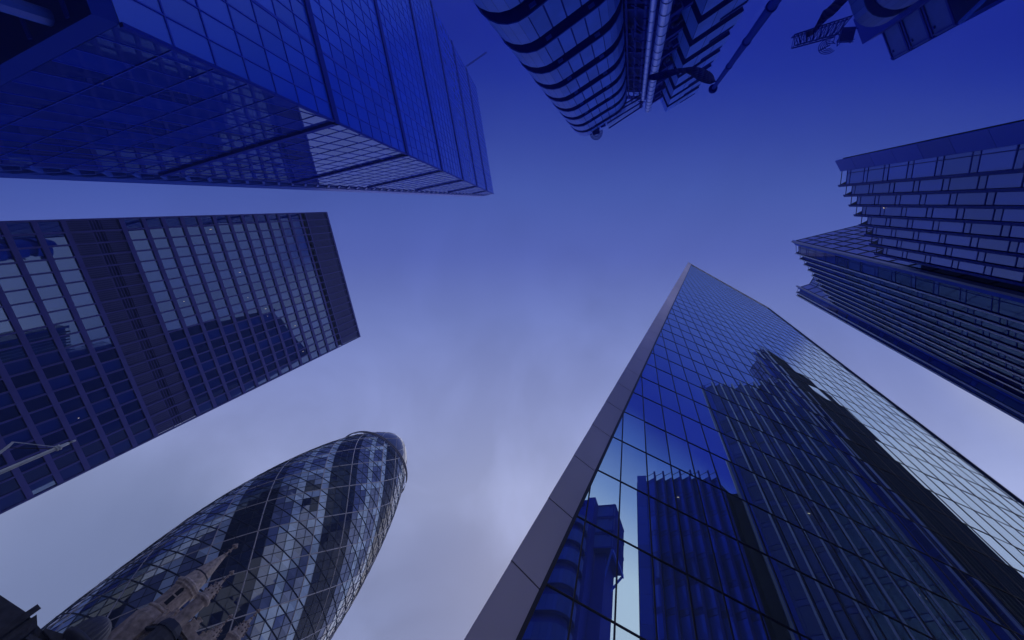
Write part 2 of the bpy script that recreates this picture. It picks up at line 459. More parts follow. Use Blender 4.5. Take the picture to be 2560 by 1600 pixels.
bands = {}
for i in range(NI):
    for j in range(60):
        seg, q = divmod(j, 10); dark = q < 4
        a, b, c, d = gv(i, j), gv(i + 1, j - 1), gv(i + 1, j), gv(i + 2, j - 1)
        key = (seg, 'dark' if dark else 'light'); slot = 0
        if not dark:
            # rows lying just under each cross line and the column beside the spiral show the white frame behind the glass
            bi = (j + i) % 4
            if q in (4, 7) or (bi == 3 and q != 9 and (j * 7 + i) % 5): slot = 1
            elif ((i // 4) * 5 + seg * 3) % 9 == 0 and q in (5, 6): slot = 2
        mb = bands.setdefault(key, MB()); mb.slots = getattr(mb, 'slots', []) + [slot, slot]
        t = .13
        mb.pane([a, b, c], t)
        mb.pane([b, d, c], t)
for (seg, k), mb in bands.items():
    o = mb.build({'dark': 'grey_spiral_band', 'light': 'clear_glass_band'}[k], {'dark': 'rd_dark', 'light': 'rd_light'}[k], rt)
    o.data.materials.append(M['rd_pale']); o.data.materials.append(M['rd_dark'])
    for pl, sl in zip(o.data.polygons, mb.slots): pl.material_index = sl
thin = MB()
for j in range(60):
    if j % 10 not in (0, 4): thin.tube([gv(i, j, .05) for i in range(0, NI + 2, 1)], .10, 3, False)
    if j % 4: thin.tube([gv(i, j - i, .05) for i in range(0, NI + 2, 1)], .10, 3, False)
thin.build('mullion_grid', 'rd_line', rt)
for j in range(60):
    if j % 10 in (0, 4):
        MB().tube([gv(i, j, .06) for i in range(0, NI + 2)], .17, 4, False).build('spiral_rib', 'rd_white', rt)
    if j % 4 == 0:
        MB().tube([gv(i, j - i, .06) for i in range(0, NI + 2)], .15, 4, False).build('cross_rib', 'rd_white', rt)
for i in range(0, NI + 1, 2):
    MB().tube([gv(i, j, .02) for j in range(61)], .20, 4, False).build('floor_ring', 'rd_line', rt)
zt = GZ + DZ * (NI + 1); dm = MB(); prof = [(gr(zt - 1.5), zt - 1.5)]
z = zt
while z < HT - .05:
    prof.append((gr(z), z)); z += .9 if z < HT - 4 else .35
prof.append((.02, HT)); rings = []
for a, b in zip(prof, prof[1:]):
    for j in range(60):
        t0, t1 = rad(6 * j), rad(6 * j + 6)
        dm.pane([(GC.x + a[0] * math.cos(t0), GC.y + a[0] * math.sin(t0), a[1]), (GC.x + a[0] * math.cos(t1), GC.y + a[0] * math.sin(t1), a[1]),
                 (GC.x + b[0] * math.cos(t1), GC.y + b[0] * math.sin(t1), b[1]), (GC.x + b[0] * math.cos(t0), GC.y + b[0] * math.sin(t0), b[1])], .3)
dm.build('dome', 'rd_dome', rt)


def dome_line(j, s):
    pts = []
    z = zt - 1
    while z < HT - .5:
        t = rad(TH0 - 6 * j - s * (3.0 / DZ) * (z - GZ)); r = gr(z) + .06
        pts.append((GC.x + r * math.cos(t), GC.y + r * math.sin(t), z)); z += .8
    return pts


dl = MB()
for j in range(0, 60, 5):
    dl.tube(dome_line(j, 1), .06, 3, False); dl.tube(dome_line(j, -1), .09, 3, False)
dl.build('dome_ribs', 'rd_white', rt)
ra = MB()
for rr, zz, w in ((gr(129) + 1.15, 129.0, .42), (gr(129) + .75, 130.2, .3)):
    ring = MB()
    for j in range(120):
        t0, t1 = rad(3 * j), rad(3 * j + 3)
        if 98 <= j <= 101: continue
        ring.bar((GC.x + rr * math.cos(t0), GC.y + rr * math.sin(t0), zz), (GC.x + rr * math.cos(t1), GC.y + rr * math.sin(t1), zz), w, .38)
    ring.build('crown_rail', 'rd_rail', rt)
for j in range(0, 120, 5):
    t0 = rad(3 * j)
    MB().bar((GC.x + (gr(129) + 1.1) * math.cos(t0), GC.y + (gr(129) + 1.1) * math.sin(t0), 129), (GC.x + gr(131) * math.cos(t0), GC.y + gr(131) * math.sin(t0), 131), .16, .16).build('rail_bracket', 'rd_line', rt)

# ------------------------------------------------------------------ pointed tower (right foreground)
PD = V((.4959, -.8684, 0)).normalized(); PN = V((.86838, .49589, 0)).normalized()   # along the face, into the building
PO = V((30.1, -22.3, 0)) - PN * 0.0
PO = PO - PN * (PO.dot(PN) - 15.084)


def pf(s, h, out=0.0):
    p = PO + PD * s - PN * out; return V((p.x, p.y, h))


pt = thing('pointed_tower', 'sharply pointed mirror glass tower with a warm grey metal edge', 'skyscraper', (PO.x + 15, PO.y - 5, GZ))
KS = 33.3 / 181.4


def s_left(h): return -(190 - h) * KS                 # outer slanting edge
def s_in(h): return s_left(h) + 1.55                  # inner edge of the metal strip


def roof_h(s): return 190 - max(0, s) * (49.5 / 20.2)


SR = 20.3; S0 = -27.9; SW = 1.81; HH = [12.0 + 4.32 * k for k in range(-4, 43)]
rows = list(zip(HH, HH[1:]))


def clip_poly(poly, fn):
    out = []
    for k in range(len(poly)):
        p, q = poly[k], poly[(k + 1) % len(poly)]; a, b = fn(p), fn(q)
        if a >= 0: out.append(p)
        if (a >= 0) != (b >= 0):
            t = a / (a - b); out.append((lerp(p[0], q[0], t), lerp(p[1], q[1], t)))
    return out


for g0 in range(0, len(rows), 4):
    gl = MB()
    for (h0, h1) in rows[g0:g0 + 4]:
        s = S0 - SW * 8
        while s < SR:
            s1 = min(s + SW, SR)
            poly = [(s, h0), (s1, h0), (s1, h1), (s, h1)]
            poly = clip_poly(poly, lambda p: p[0] - s_in(p[1]))
            if len(poly) > 2: poly = clip_poly(poly, lambda p: roof_h(p[0]) - p[1])
            if len(poly) > 2:
                gl.pane([pf(a, b) for a, b in poly], .20 + .16 * max(0, min(1, (s + 14) / 18)))
            s += SW
    gl.build('glazing', 'pt_glass', pt)
jt = MB()
s = S0 - SW * 2
while s < SR:
    # each vertical joint starts at the slanting edge
    hb = max(GZ, 0.0); ht = 190 + (s - 1.55) / KS if s < 1.55 else roof_h(s)
    if ht > GZ: jt.bar(pf(s, GZ, .015), pf(s, min(ht, roof_h(s)), .015), .062, .05, PN)
    s += SW
for h in HH:
    if h < GZ: continue
    a = s_in(h); b = SR if h < 140.5 else min(SR, (190 - h) * 20.2 / 49.5)
    if b > a: jt.bar(pf(a, h, .017), pf(b, h, .017), .05, .062)
jt.build('joint_grid', 'pt_line', pt)
k = 0; hs = [12.0 + 4.32 * q for q in range(-3, 42)]
for h0, h1 in zip(hs, hs[1:] + [190]):
    pn = MB(); o = .22; e = .035
    q = [pf(s_left(h0), h0 + e, o), pf(s_in(h0), h0 - .55 + e, o), pf(s_in(h1), h1 - .55 - e, o), pf(s_left(h1), h1 - e, o)]
    pn.hexa(q, [p + PN * .2 for p in q]); pn.build('metal_edge_panel', 'pt_metal', pt)
MB().hexa([pf(s_in(GZ) - .02, GZ, .24), pf(s_in(GZ) + .16, GZ, .24), pf(s_in(GZ) + .16, GZ, .0), pf(s_in(GZ) - .02, GZ, .0)],
          [pf(s_in(188), 188, .24), pf(s_in(188) + .16, 188, .24), pf(s_in(188) + .16, 188, .0), pf(s_in(188) - .02, 188, .0)]).build('edge_gutter', 'pt_line', pt)
MB().bar(pf(0, 190, .1), pf(20.2, 140.5, .1), .35, .35).build('roof_coping', 'pt_metal', pt)
MB().bar(pf(SR, GZ, .05), pf(SR, 140.5, .05), .28, .28, PN).build('corner_trim', 'pt_line', pt)
bk = MB(); back = [(s_left(GZ), GZ), (SR, GZ), (SR, 140.4), (0, 189.8)]
bk.hexa([pf(a, b, -.12) for a, b in back], [pf(a, b, -38) for a, b in back]); bk.build('tower_body', 'sq_dark', pt)

# ------------------------------------------------------------------ stepped tower with sawtooth fins (right)
sw = thing('stepped_tower', 'glass tower with sawtooth vertical fins in three overlapping blocks, right edge', 'skyscraper', (20, -45, GZ))


def saw_block(A, B, H, nb, fin_d, glass, fin, depth_dir, side_end=None, side_mat='st_side', fl=4.05, endw=1.0, fin_w=.16, clear=True, rail='st_fin', z_bot=GZ, edge_m=None):
    A, B = V((*A, 0)), V((*B, 0)); t = (B - A); ln = t.length; t.normalize(); n = V((-t.y, t.x, 0))
    if n.dot(-A) < 0: n = -n                         # outward = towards the street
    def P(u, o, z): p = A + t * u + n * o; return V((p.x, p.y, z))
    step = (ln - endw) / nb
    # plain blade of panels at the leading edge
    bl = MB(); z = H + 1.6
    while z > z_bot:
        z0 = max(z - fl, z_bot)
        bl.hexa([P(0, .10, z0 + .04), P(endw, .10, z0 + .04), P(endw, -.15, z0 + .04), P(0, -.15, z0 + .04)], [P(0, .10, z), P(endw, .10, z), P(endw, -.15, z), P(0, -.15, z)]); z = z0
    bl.build('end_panel', 'st_panel', sw)
    for k in range(nb):                              # each bay: a tilted strip of glass from the root out to the tip, then a solid return
        u0, u1 = endw + k * step, endw + (k + 1) * step; ov = fin_w
        g = MB(); sp = MB(); z = H
        def bandq(mb, za, zb, pr):
            mb.hexa([P(u0, pr, za), P(u1, fin_d + pr, za), P(u1, fin_d - .05, za), P(u0, -.05, za)], [P(u0, pr, zb), P(u1, fin_d + pr, zb), P(u1, fin_d - .05, zb), P(u0, -.05, zb)])
        while z > z_bot:
            zs = max(z - .8, z_bot); z0 = max(z - fl, z_bot)
            g.pane([P(u0, 0, z0), P(u1, fin_d, z0), P(u1, fin_d, zs), P(u0, 0, zs)], .4)
            if zs < z: g.pane([P(u0, 0, zs), P(u1, fin_d, zs), P(u1, fin_d, z), P(u0, 0, z)], .4)
            bandq(sp, zs - .05, zs + .05, .03); bandq(sp, z - .06, z + .06, .03); z = z0
        um = lerp(u0, u1, .22)
        sp.bar(P(um, fin_d * .22 + .03, z_bot), P(um, fin_d * .22 + .03, H), .05, .06, n)
        gb = g.build('glass_bay', glass, sw); sp.build('spandrel', 'st_tip', gb)
        f = MB(); top = H + 1.5
        f.hexa([P(u1 - .02, fin_d + ov, z_bot), P(u1 + ov, fin_d + ov, z_bot), P(u1 + ov, -.1, z_bot), P(u1 - .02, -.1, z_bot)],
               [P(u1 - .02, fin_d + ov, top), P(u1 + ov, fin_d + ov, top), P(u1 + ov, -.1, top), P(u1 - .02, -.1, top)])
        fo = f.build('fin', fin, sw)
        if edge_m:
            MB().bar(P(u1 + ov * .3, fin_d + ov + .03, z_bot), P(u1 + ov * .3, fin_d + ov + .03, top), ov * 1.7, .06, n).build('fin_edge', edge_m, fo)
        c = MB()
        c.bar(P(u0, 0, H + 1.4), P(u1, fin_d, H + 1.4), .06, .08); c.build('fin_rail', rail, fo)
    MB().hexa([P(endw, -.05, H), P(ln, -.05, H), P(ln, -.35, H), P(endw, -.35, H)], [P(endw, -.05, H + .25), P(ln, -.05, H + .25), P(ln, -.35, H + .25), P(endw, -.35, H + .25)]).build('coping', 'st_edge', sw)
    # body
    dd = V((*depth_dir, 0)); a0, b0 = A - n * .16, B - n * .16; a1, b1 = A + dd, B + dd
    bd = MB(); bd.quad((*b0.xy, z_bot), (*b1.xy, z_bot), (*b1.xy, H), (*b0.xy, H)); bd.quad((*b1.xy, z_bot), (*a1.xy, z_bot), (*a1.xy, H), (*b1.xy, H))
    bd.build('rear_walls', 'st_dark', sw)
    MB().quad((*a0.xy, H - .05), (*b0.xy, H - .05), (*b1.xy, H - .05), (*a1.xy, H - .05)).build('roof', 'st_dark', sw)
    # glazed return wall on the leading side
    sg = MB(); sm = MB(); e = a1 - a0; n2 = 8; z = H
    while z > z_bot:
        z0 = max(z - fl, z_bot)
        for k in range(n2):
            p, q = a0 + e * (k / n2), a0 + e * ((k + 1) / n2)
            sg.pane([(*q.xy, z0), (*p.xy, z0), (*p.xy, z), (*q.xy, z)], .25)
        o = V((e.y, -e.x, 0)).normalized()
        if o.dot(t) > 0: o = -o
        sm.bar((*(a0 + o * .03).xy, z), (*(a1 + o * .03).xy, z), .1, .16); z = z0
    for k in range(n2 + 1):
        p = a0 + e * (k / n2) + o * .03; sm.bar((*p.xy, z_bot), (*p.xy, H), .12, .1, o)
    sg.build('side_glazing', side_mat, sw); sm.build('side_mullions', 'st_fin', sw)


saw_block((-1.1, -25.6), (11.2, -31.2), 62.0, 8, .80, 'st_glass', 'st_fin', (2.5, -18), fl=3.9, endw=1.55, fin_w=.18, edge_m='st_tip')
saw_block((13.3, -32.5), (28.9, -41.6), 97.0, 11, .80, 'st_glass2', 'st_fin', (-2.0, -13.2), fl=4.0, edge_m='st_fin_lit', endw=1.2)
saw_block((28.3, -40.5), (30.7, -40.85), 117.0, 2, .5, 'st_glass2', 'st_fin', (-4.5, -16), fl=4.0, endw=.7, edge_m='st_fin_lit')
saw_block((30.9, -41.0), (37.5, -62.0), 117.0, 13, .8, 'st_glass2', 'st_fin', (-6, -3), fl=4.0, endw=.4)
for a, b, h, w in (((13.3, -32.5), (28.4, -41.4), 98.0, .35), ((28.2, -40.4), (30.8, -40.8), 118.3, .3)):
    d = (V((*b, 0)) - V((*a, 0))).normalized(); n = V((-d.y, d.x, 0))
    if n.dot(V((-a[0], -a[1], 0))) < 0: n = -n
    MB().bar((*(V((*a, 0)) + n * .25).xy, GZ), (*(V((*a, 0)) + n * .25).xy, h), w, w, n).build('edge_trim', 'st_edge', sw)
MB().prism([(11.3, -33.4), (13.6, -34.2), (13.4, -36), (11.0, -36)], GZ, 61).build('recess_wall', 'st_dark', sw)
MB().prism([(27.0, -42.2), (29.2, -41.6), (29.2, -44), (27.0, -44)], GZ, 96).build('recess_wall', 'st_dark', sw)
for i in range(9):
    u = random.random(); A, B = (V((13.3, -32.5, 0)), V((28.9, -41.6, 0))) if i % 3 else (V((-1.1, -25.6, 0)), V((11.2, -31.2, 0)))
    p = A.lerp(B, .15 + .8 * u); z = random.uniform(20, 58) if i % 3 == 0 else random.uniform(30, 90)
    n = V((.51, .86, 0)); MB().bar(p + n * .5 + UP * z, p + n * .5 + UP * z + (B - A).normalized() * .3, .05, .10).build('ceiling_light', 'lamp', sw)

# ------------------------------------------------------------------ service tower with curved steel bands (top centre)
TD = V((math.cos(rad(-108)), math.sin(rad(-108)), 0))


def capsule(c1, c2, r, n=12):
    c1, c2 = V((*c1, 0)), V((*c2, 0)); d = (c2 - c1).normalized(); p = V((-d.y, d.x, 0)); pts = []
    for k in range(n + 1):
        t = math.pi * k / n; v = c2 + (p * math.cos(t) + d * math.sin(t)) * r; pts.append((v.x, v.y))
    for k in range(n + 1):
        t = math.pi * k / n; v = c1 + (-p * math.cos(t) - d * math.sin(t)) * r; pts.append((v.x, v.y))
    return pts


def band(poly, z0, z1, parent, m='sv_light', joints=True):
    b = MB(); n = len(poly)
    if joints:                                       # separate steel sheets with thin gaps between them
        for k in range(n):
            p, q = V((*poly[k], 0)), V((*poly[(k + 1) % n], 0)); L_ = (q - p).length
            m_ = max(1, round(L_ / 1.3))
            for i in range(m_):
                a, c = p.lerp(q, i / m_ + .012), p.lerp(q, (i + 1) / m_ - .012)
                b.quad((a.x, a.y, z0), (c.x, c.y, z0), (c.x, c.y, z1), (a.x, a.y, z1))
    b2 = MB(); cx = sum(p[0] for p in poly) / n; cy = sum(p[1] for p in poly) / n
    inner = [(cx + (x - cx) * .985, cy + (y - cy) * .985) for x, y in poly]
    o = b.build('steel_band', m, parent)
    b2.prism(inner, z0 + .03, z1 - .03); b2.build('band_soffit', 'sv_dark', o)
    rim = MB()
    for k in range(n): rim.bar((*poly[k], z0), (*poly[(k + 1) % n], z0), .10, .10)
    rim.build('band_rim', m, o)
    return o


s1 = thing('service_tower', 'blue steel tower with many curved bands and twin ringed pipes, top centre', 'tower building', (-20, 0, GZ))
C1, C2 = (-17.9, 7.45), (-19.6, 2.4)
outer = capsule(C1, C2, 3.1); core = capsule(C1, C2, 2.15)
MB().prism(core, GZ, 87.0).build('stair_core', 'sv_dark', s1)
tops_ = [87.6, 81.3, 75.0, 68.8, 62.6, 56.4, 50.2, 44.0, 37.8, 31.6, 25.4, 19.2, 13.0, 6.8]
for zt_ in tops_:
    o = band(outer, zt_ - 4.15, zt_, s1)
    for u in (.08, .86):
        tb = MB(); p = V((*C1, 0)).lerp(V((*C2, 0)), u) + V((.951, -.309, 0)) * 2.75; tb.bar(p + UP * (zt_ - 4.32), p + TD * .55 + UP * (zt_ - 4.32), .3, .1)
        tb.build('soffit_light', 'sv_light', o)
# frame behind the pipes
PB = V((-20.3, -1.6, 0)); PE = V((-19.2, -6.2, 0))
MB().prism([(-20.6, -.3), (-19.0, -6.6), (-26, -9), (-28, -2)], GZ, 85.5).build('core_wall', 'sv_dark', s1)
fr = MB(); random.seed(3)
for k in range(14):
    z = 6 + 6.2 * k
    fr.bar((-19.9, -.6, z), (-18.2, -6.2, z), .45, .5)
    for q in range(7):
        t = random.random(); a = V((-19.6, -.9, 0)).lerp(V((-18.2, -6.0, 0)), t)
        fr.bar(a + UP * (z - 2.6 + random.uniform(-1, 1)), a + V((.5, -.1, 0)) * random.uniform(.2, 1.4) + TD * random.uniform(.2, .9) + UP * (z + random.uniform(-2, 2)), random.uniform(.08, .3), random.uniform(.08, .3))
for t in (.05, .22, .4, .62, .86):
    a = V((-19.5, -.7, 0)).lerp(V((-18.0, -6.1, 0)), t); fr.bar(a + UP * 0, a + UP * 86, .22, .22, V((1, 0, 0)))
fr.build('frame_clutter', 'sv_dark', s1)
lad = MB()
for k in range(28):
    z = 5 + 3 * k; lad.bar((-18.9, -1.4 - (k % 2) * .3, z), (-18.9, -2.2 - (k % 3) * .4, z + 2.4), .09, .09)
    lad.bar((-18.5, -2.6, z), (-18.1, -4.4, z + .4), .10, .10)
lad.build('stair_braces', 'sv_dark', s1)


def pipe(x, y, top, r):
    pr = [(r, GZ)]; z = 4.0
    while z < top - .3:
        pr += [(r, z - .05), (r * 1.10, z - .03), (r * 1.10, z + .03), (r, z + .05)]; z += 2.35
    pr.append((r, top)); MB().lathe((x, y), pr, 20).build('riser_pipe', 'sv_pipe', s1)


dp = 17.2
pipe(dp * math.cos(rad(-169.2)), dp * math.sin(rad(-169.2)), 77.5, .33)
pipe(17.0 * math.cos(rad(-165.6)), 17.0 * math.sin(rad(-165.6)), 84.5, .52)
# stacked boxes: corner towards the street, one arm south, one arm west
K0 = V((-16.3, -7.75, 0)); DA = V((math.cos(rad(-110.5)), math.sin(rad(-110.5)), 0)); DBk = V((math.cos(rad(161)), math.sin(rad(161)), 0))
pod_h = [90.2, 84.2, 78.2, 71.8, 66.0, 59.6, 53.4, 47.4, 41.2, 35.0, 28.8, 22.6, 16.4, 10.2]
MB().prism([(q.x, q.y) for q in (K0 + DA * .7 + DBk * .7, K0 + DA * 5.2 + DBk * .7, K0 + DA * 5.2 + DBk * 5, K0 + DA * .7 + DBk * 5)], GZ, 86).build('pod_core', 'sv_dark', s1)
for zt_ in pod_h:
    ex = 6.0 + (0 if zt_ > 50 else .4)
    q = [K0, K0 + DA * ex, K0 + DA * ex + DBk * 5.5, K0 + DBk * 5.5]
    z0 = zt_ - 4.0; pb = MB()
    for a, b in ((q[0], q[1]), (q[1], q[2]), (q[2], q[3]), (q[3], q[0])):
        m_ = max(1, round((b - a).length / 2.0))
        for i in range(m_):
            p1, p2 = a.lerp(b, i / m_ + .006), a.lerp(b, (i + 1) / m_ - .006)
            pb.quad((*p1.xy, z0), (*p2.xy, z0), (*p2.xy, zt_), (*p1.xy, zt_))
    pod = pb.build('service_pod', 'sv_light', s1)
    cc = (q[0] + q[2]) / 2; inn = [cc + (p - cc) * .985 for p in q]
    MB().prism([(p.x, p.y) for p in inn], z0 + .05, zt_ - .05).build('pod_soffit', 'sv_dark', pod)
    lp = MB()
    for o in (.5, .9): lp.tube([K0 + DA * (ex - 3.2) - DBk * .05 + UP * (zt_ - o), K0 + DA * (ex - .4) - DBk * .05 + UP * (zt_ - o)], .05, 5)
    lp.build('pod_handrail', 'sv_dark', pod)
# clutter west of the boxes
random.seed(5)
for k in range(13):
    cb = MB(); z = 12 + 6.1 * k; a = K0 + DBk * 2.2 - DA * .4
    for q in range(5):
        p = a + DBk * random.uniform(-.3, 1.6) - DA * random.uniform(-.6, 1.6) + UP * (z + random.uniform(-1.5, 1.5)); w = random.uniform(.3, .8)
        cb.bar(p, p + DA * random.uniform(.4, 1.5), w, w)
    cb.bar(a - DA * 1.9 + UP * z, a + DA * .3 + UP * z, .5, .8)
    cb.build('plant_unit', 'sv_dark', s1)
# roof gantry, cradle and lamps
gm = MB()
for (a, b) in (((-15.7, 3.3), (-18.2, -3.2)), ((-16.7, 3.55), (-19.1, -3.5)), ((-17.8, 3.7), (-20.0, -3.8)), ((-18.4, 3.9), (-20.6, -4.0))):
    gm.bar((a[0] * .915, a[1] * .915, 82.3), (b[0] * .915, b[1] * .915, 82.3), .2, .3)
gm.build('gantry_beam', 'sv_dark', s1)
gb_ = MB()
for k in range(34):
    t = k / 33; a = V((-15.7, 3.3, 90.02)).lerp(V((-18.2, -3.2, 90.02)), t); b = V((-18.4, 3.9, 90.02)).lerp(V((-20.6, -4.0, 90.02)), t); gb_.bar(a * .915, b * .915, .04, .04)
gb_.build('gantry_grating', 'sv_dark', s1)
ca = MB(); cx_, cy_ = -15.5, 5.95; ad_ = V((.915, -.10, 0)).normalized(); sd_ = V((.10, .915, 0)).normalized()
ca.bar((-18.6, 6.35, 90.1), (-15.9, 6.0, 90.1), 1.7, .5)
for rr in (1.25, 1.0, .7):
    pts = [V((cx_, cy_, 90.1)) + ad_ * (rr * 1.15 * math.cos(t)) + sd_ * (rr * math.sin(t)) for t in [rad(-95 + 190 * k / 14) for k in range(15)]]
    ca.tube(pts, .08, 5)
for k in range(9):
    t = rad(-85 + 170 * k / 8); ca.bar(V((cx_, cy_, 90.1)) + ad_ * (.5 * math.cos(t)) + sd_ * (.5 * math.sin(t)), V((cx_, cy_, 90.1)) + ad_ * (1.4 * math.cos(t)) + sd_ * (1.22 * math.sin(t)), .09, .09)
ca.bar((-17.4, 4.5, 90), (-16.2, 4.4, 90), 1.0, .5); ca.bar((-16.2, 6.0, 90.2), (-15.1, 5.9, 90.2), 1.5, .12)
ca.v = [(x * .95, y * .95, z * .95) for x, y, z in ca.v]
ca.build('maintenance_cradle', 'sv_dark', s1)
lm = MB(); lm.lathe((-19.1, -3.4), [(.3, 89.4), (.42, 89.7), (.42, 90.3), (.3, 90.6)], 10); lm.lathe((-18.4, -3.25), [(.25, 89.4), (.36, 89.7), (.36, 90.2), (.2, 90.5)], 8)
lm.bar((-19.4, -3.7, 89.6), (-18.0, -3.1, 89.6), .15, .4); lm.build('roof_floodlight', 'sv_dark', s1)

# ------------------------------------------------------------------ second service tower (top right)
s2 = thing('service_tower', 'dark blue steel tower with lattice gantry and boxed corner, top right', 'tower building', (-18, -32, GZ))
oc = capsule((-18.15, -29.3), (-21.5, -28.2), 2.6); ic = capsule((-18.15, -29.3), (-21.5, -28.2), 1.75)
MB().prism(ic, GZ, 63.5).build('stair_core', 'sv_dark', s2)
z = 64.0
while z > 4:
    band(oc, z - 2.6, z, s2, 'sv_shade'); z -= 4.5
KK = V((-13.0, -34.85, 0)); W2 = V((math.cos(rad(160)), math.sin(rad(160)), 0)); S2 = V((math.cos(rad(-110)), math.sin(rad(-110)), 0))
z = 72.0
for lv in range(3):
    z0 = z - 3.6; q = [KK, KK + S2 * 7, KK + S2 * 7 + W2 * 3.9, KK + W2 * 3.9]
    bx = MB(); bx.prism([(p.x, p.y) for p in q], z0, z); b_ = bx.build('service_pod', 'sv_shade', s2)
    tr = MB(); o = -S2 * .06; eo = -W2 * .05
    tr.bar(KK + o + UP * (z - .12), KK + W2 * 3.9 + o + UP * (z - .12), .14, .22); tr.bar(KK + o + UP * (z0 + .2), KK + W2 * 3.9 + o + UP * (z0 + .2), .14, .3)
    tr.bar(KK + W2 * .25 + o + UP * z0, KK + W2 * .25 + o + UP * z, .14, .3, S2)
    tr.bar(KK + W2 * .8 + o + UP * (z - .6), KK + W2 * 1.1 + o + UP * (z - .6), .2, .3)
    tr.bar(KK + eo + UP * (z - .1), KK + S2 * 7 + eo + UP * (z - .1), .16, .25); tr.bar(KK + eo + UP * (z0 + .1), KK + S2 * 7 + eo + UP * (z0 + .1), .16, .25)
    for k in range(30): tr.bar(KK + S2 * (.2 + k * .225) + eo + UP * z0, KK + S2 * (.2 + k * .225) + eo + UP * z, .07, .08, W2)
    tr.build('pod_trim', 'sv_dark', b_); z -= 3.8
bb = MB(); bb.bar(KK + UP * 60.5, KK + S2 * 3.2 + W2 * 3.2 + UP * 53, .3, .4); bb.bar(KK + S2 * 6.8 + UP * 60.5, KK + S2 * 4.2 + W2 * 3.2 + UP * 53, .3, .4)
bb.bar(KK + S2 * .1 + UP * 60.3, KK + S2 * 6.9 + UP * 60.3, .4, .4); bb.build('pod_brace', 'sv_light', s2)
MB().prism([(p.x, p.y) for p in [KK + S2 * 1.2 + W2 * 1.6, KK + S2 * 6.7 + W2 * 1.6, KK + S2 * 6.7 + W2 * 3.8, KK + S2 * 1.2 + W2 * 3.8]], GZ, 71.5).build('pod_core', 'sv_dark', s2)
K2 = V((-15.75, -31.4, 0))
MB().prism([(p.x, p.y) for p in [K2, K2 + S2 * 3.4, K2 + S2 * 3.4 + W2 * 3.5, K2 + W2 * 3.5]], GZ, 72).build('shaft', 'sv_dark', s2)
MB().prism([(-19, -31), (-17, -38), (-40, -46), (-42, -36)], GZ, 58).build('core_wall', 'sv_dark', s2)
gt = MB(); a0, a1, b0, b1 = V((-17.5, -21.5, 66)), V((-17.9, -27.6, 66)), V((-16.25, -21.6, 66)), V((-16.3, -26.2, 66))
for o in (0, 1.0):
    for a, b in ((a0, a1), (b0, b1)): gt.bar(a + UP * o, b + UP * o, .14, .14)
for k in range(15):
    t = k / 14; p, q = a0.lerp(a1, t), b0.lerp(b1, min(1, t + (.05 if k % 2 else -.02)))
    gt.bar(p, q, .07, .07); gt.bar(p, q + UP, .05, .05); gt.bar(p, p + UP, .07, .07); gt.bar(q, q + UP, .07, .07)
    if k < 14: gt.bar(p, b0.lerp(b1, (k + 1) / 14), .06, .06); gt.bar(q, a0.lerp(a1, (k + 1) / 14), .06, .06)
gt.build('lattice_gantry', 'sv_dark', s2)
bk2 = MB(); c0 = V((-15.5, -25.2, 66)); random.seed(9)
for rr in (.35, .55, .75, .95):
    bk2.tube([c0 + V((.3 + rr * .9 * math.cos(t), rr * math.sin(t) * 1.1, 0)) for t in [rad(-40 + 240 * k / 14) for k in range(15)]], .045, 5)
for k in range(22):
    p = c0 + V((random.uniform(-1.1, .5), random.uniform(-2.0, .4), random.uniform(-.4, .4))); bk2.bar(p, p + V((random.uniform(-.8, .8), random.uniform(-.9, .9), random.uniform(-.3, .3))), .07, .07)
bk2.bar(c0 + V((-.6, -1.2, 0)), c0 + V((-.3, -2.6, 0)), 1.5, .6); bk2.tube([c0 + V((.2, -.2, 0)), c0 + V((.55, 1.0, 0))], .07, 6)
bk2.build('hanging_basket', 'sv_dark', s2)


# ------------------------------------------------------------------ flags
def flagpole(base, top_h, label, ball, flag_pts, name_flag, m):
    o = thing('flagpole', label, 'flagpole', (base[0], base[1], GZ), 'flagpoles by the service towers')
    x, y = base
    MB().tube([(x, y, GZ), (x, y, 4), (x, y, top_h)], [.12, .105, .055], 14).build('pole', 'pole', o, True)
    for z in (9.0, 10.6, 12.2): MB().lathe((x, y), [(.07, z - .05), (.098 - (z - 9) * .006, z - .03), (.098 - (z - 9) * .006, z + .03), (.07, z + .05)], 14).build('pole_collar', 'pole', o)
    b = MB(); R_ = ball
    b.lathe((x, y), [(R_ * math.sin(math.pi * k / 10) + .002, top_h + R_ - R_ * math.cos(math.pi * k / 10)) for k in range(11)], 16); b.build('finial', 'sv_dark', o, True)
    n = len(flag_pts); g = MB(); rowsn = 8
    for i in range(n - 1):
        for r in range(rowsn):
            def P(i, r):
                t, bt = V(flag_pts[i][0]), V(flag_pts[i][1]); p = t.lerp(bt, r / rowsn)
                w = math.sin(i * .9 + r * .7) * .05 * (i / n)
                return p + V((w, w * .4, 0))
            g.quad(P(i, r), P(i + 1, r), P(i + 1, r + 1), P(i, r + 1))
    f = g.build('flag', m, o, True)
    so = f.modifiers.new('thickness', 'SOLIDIFY'); so.thickness = .012
    return o


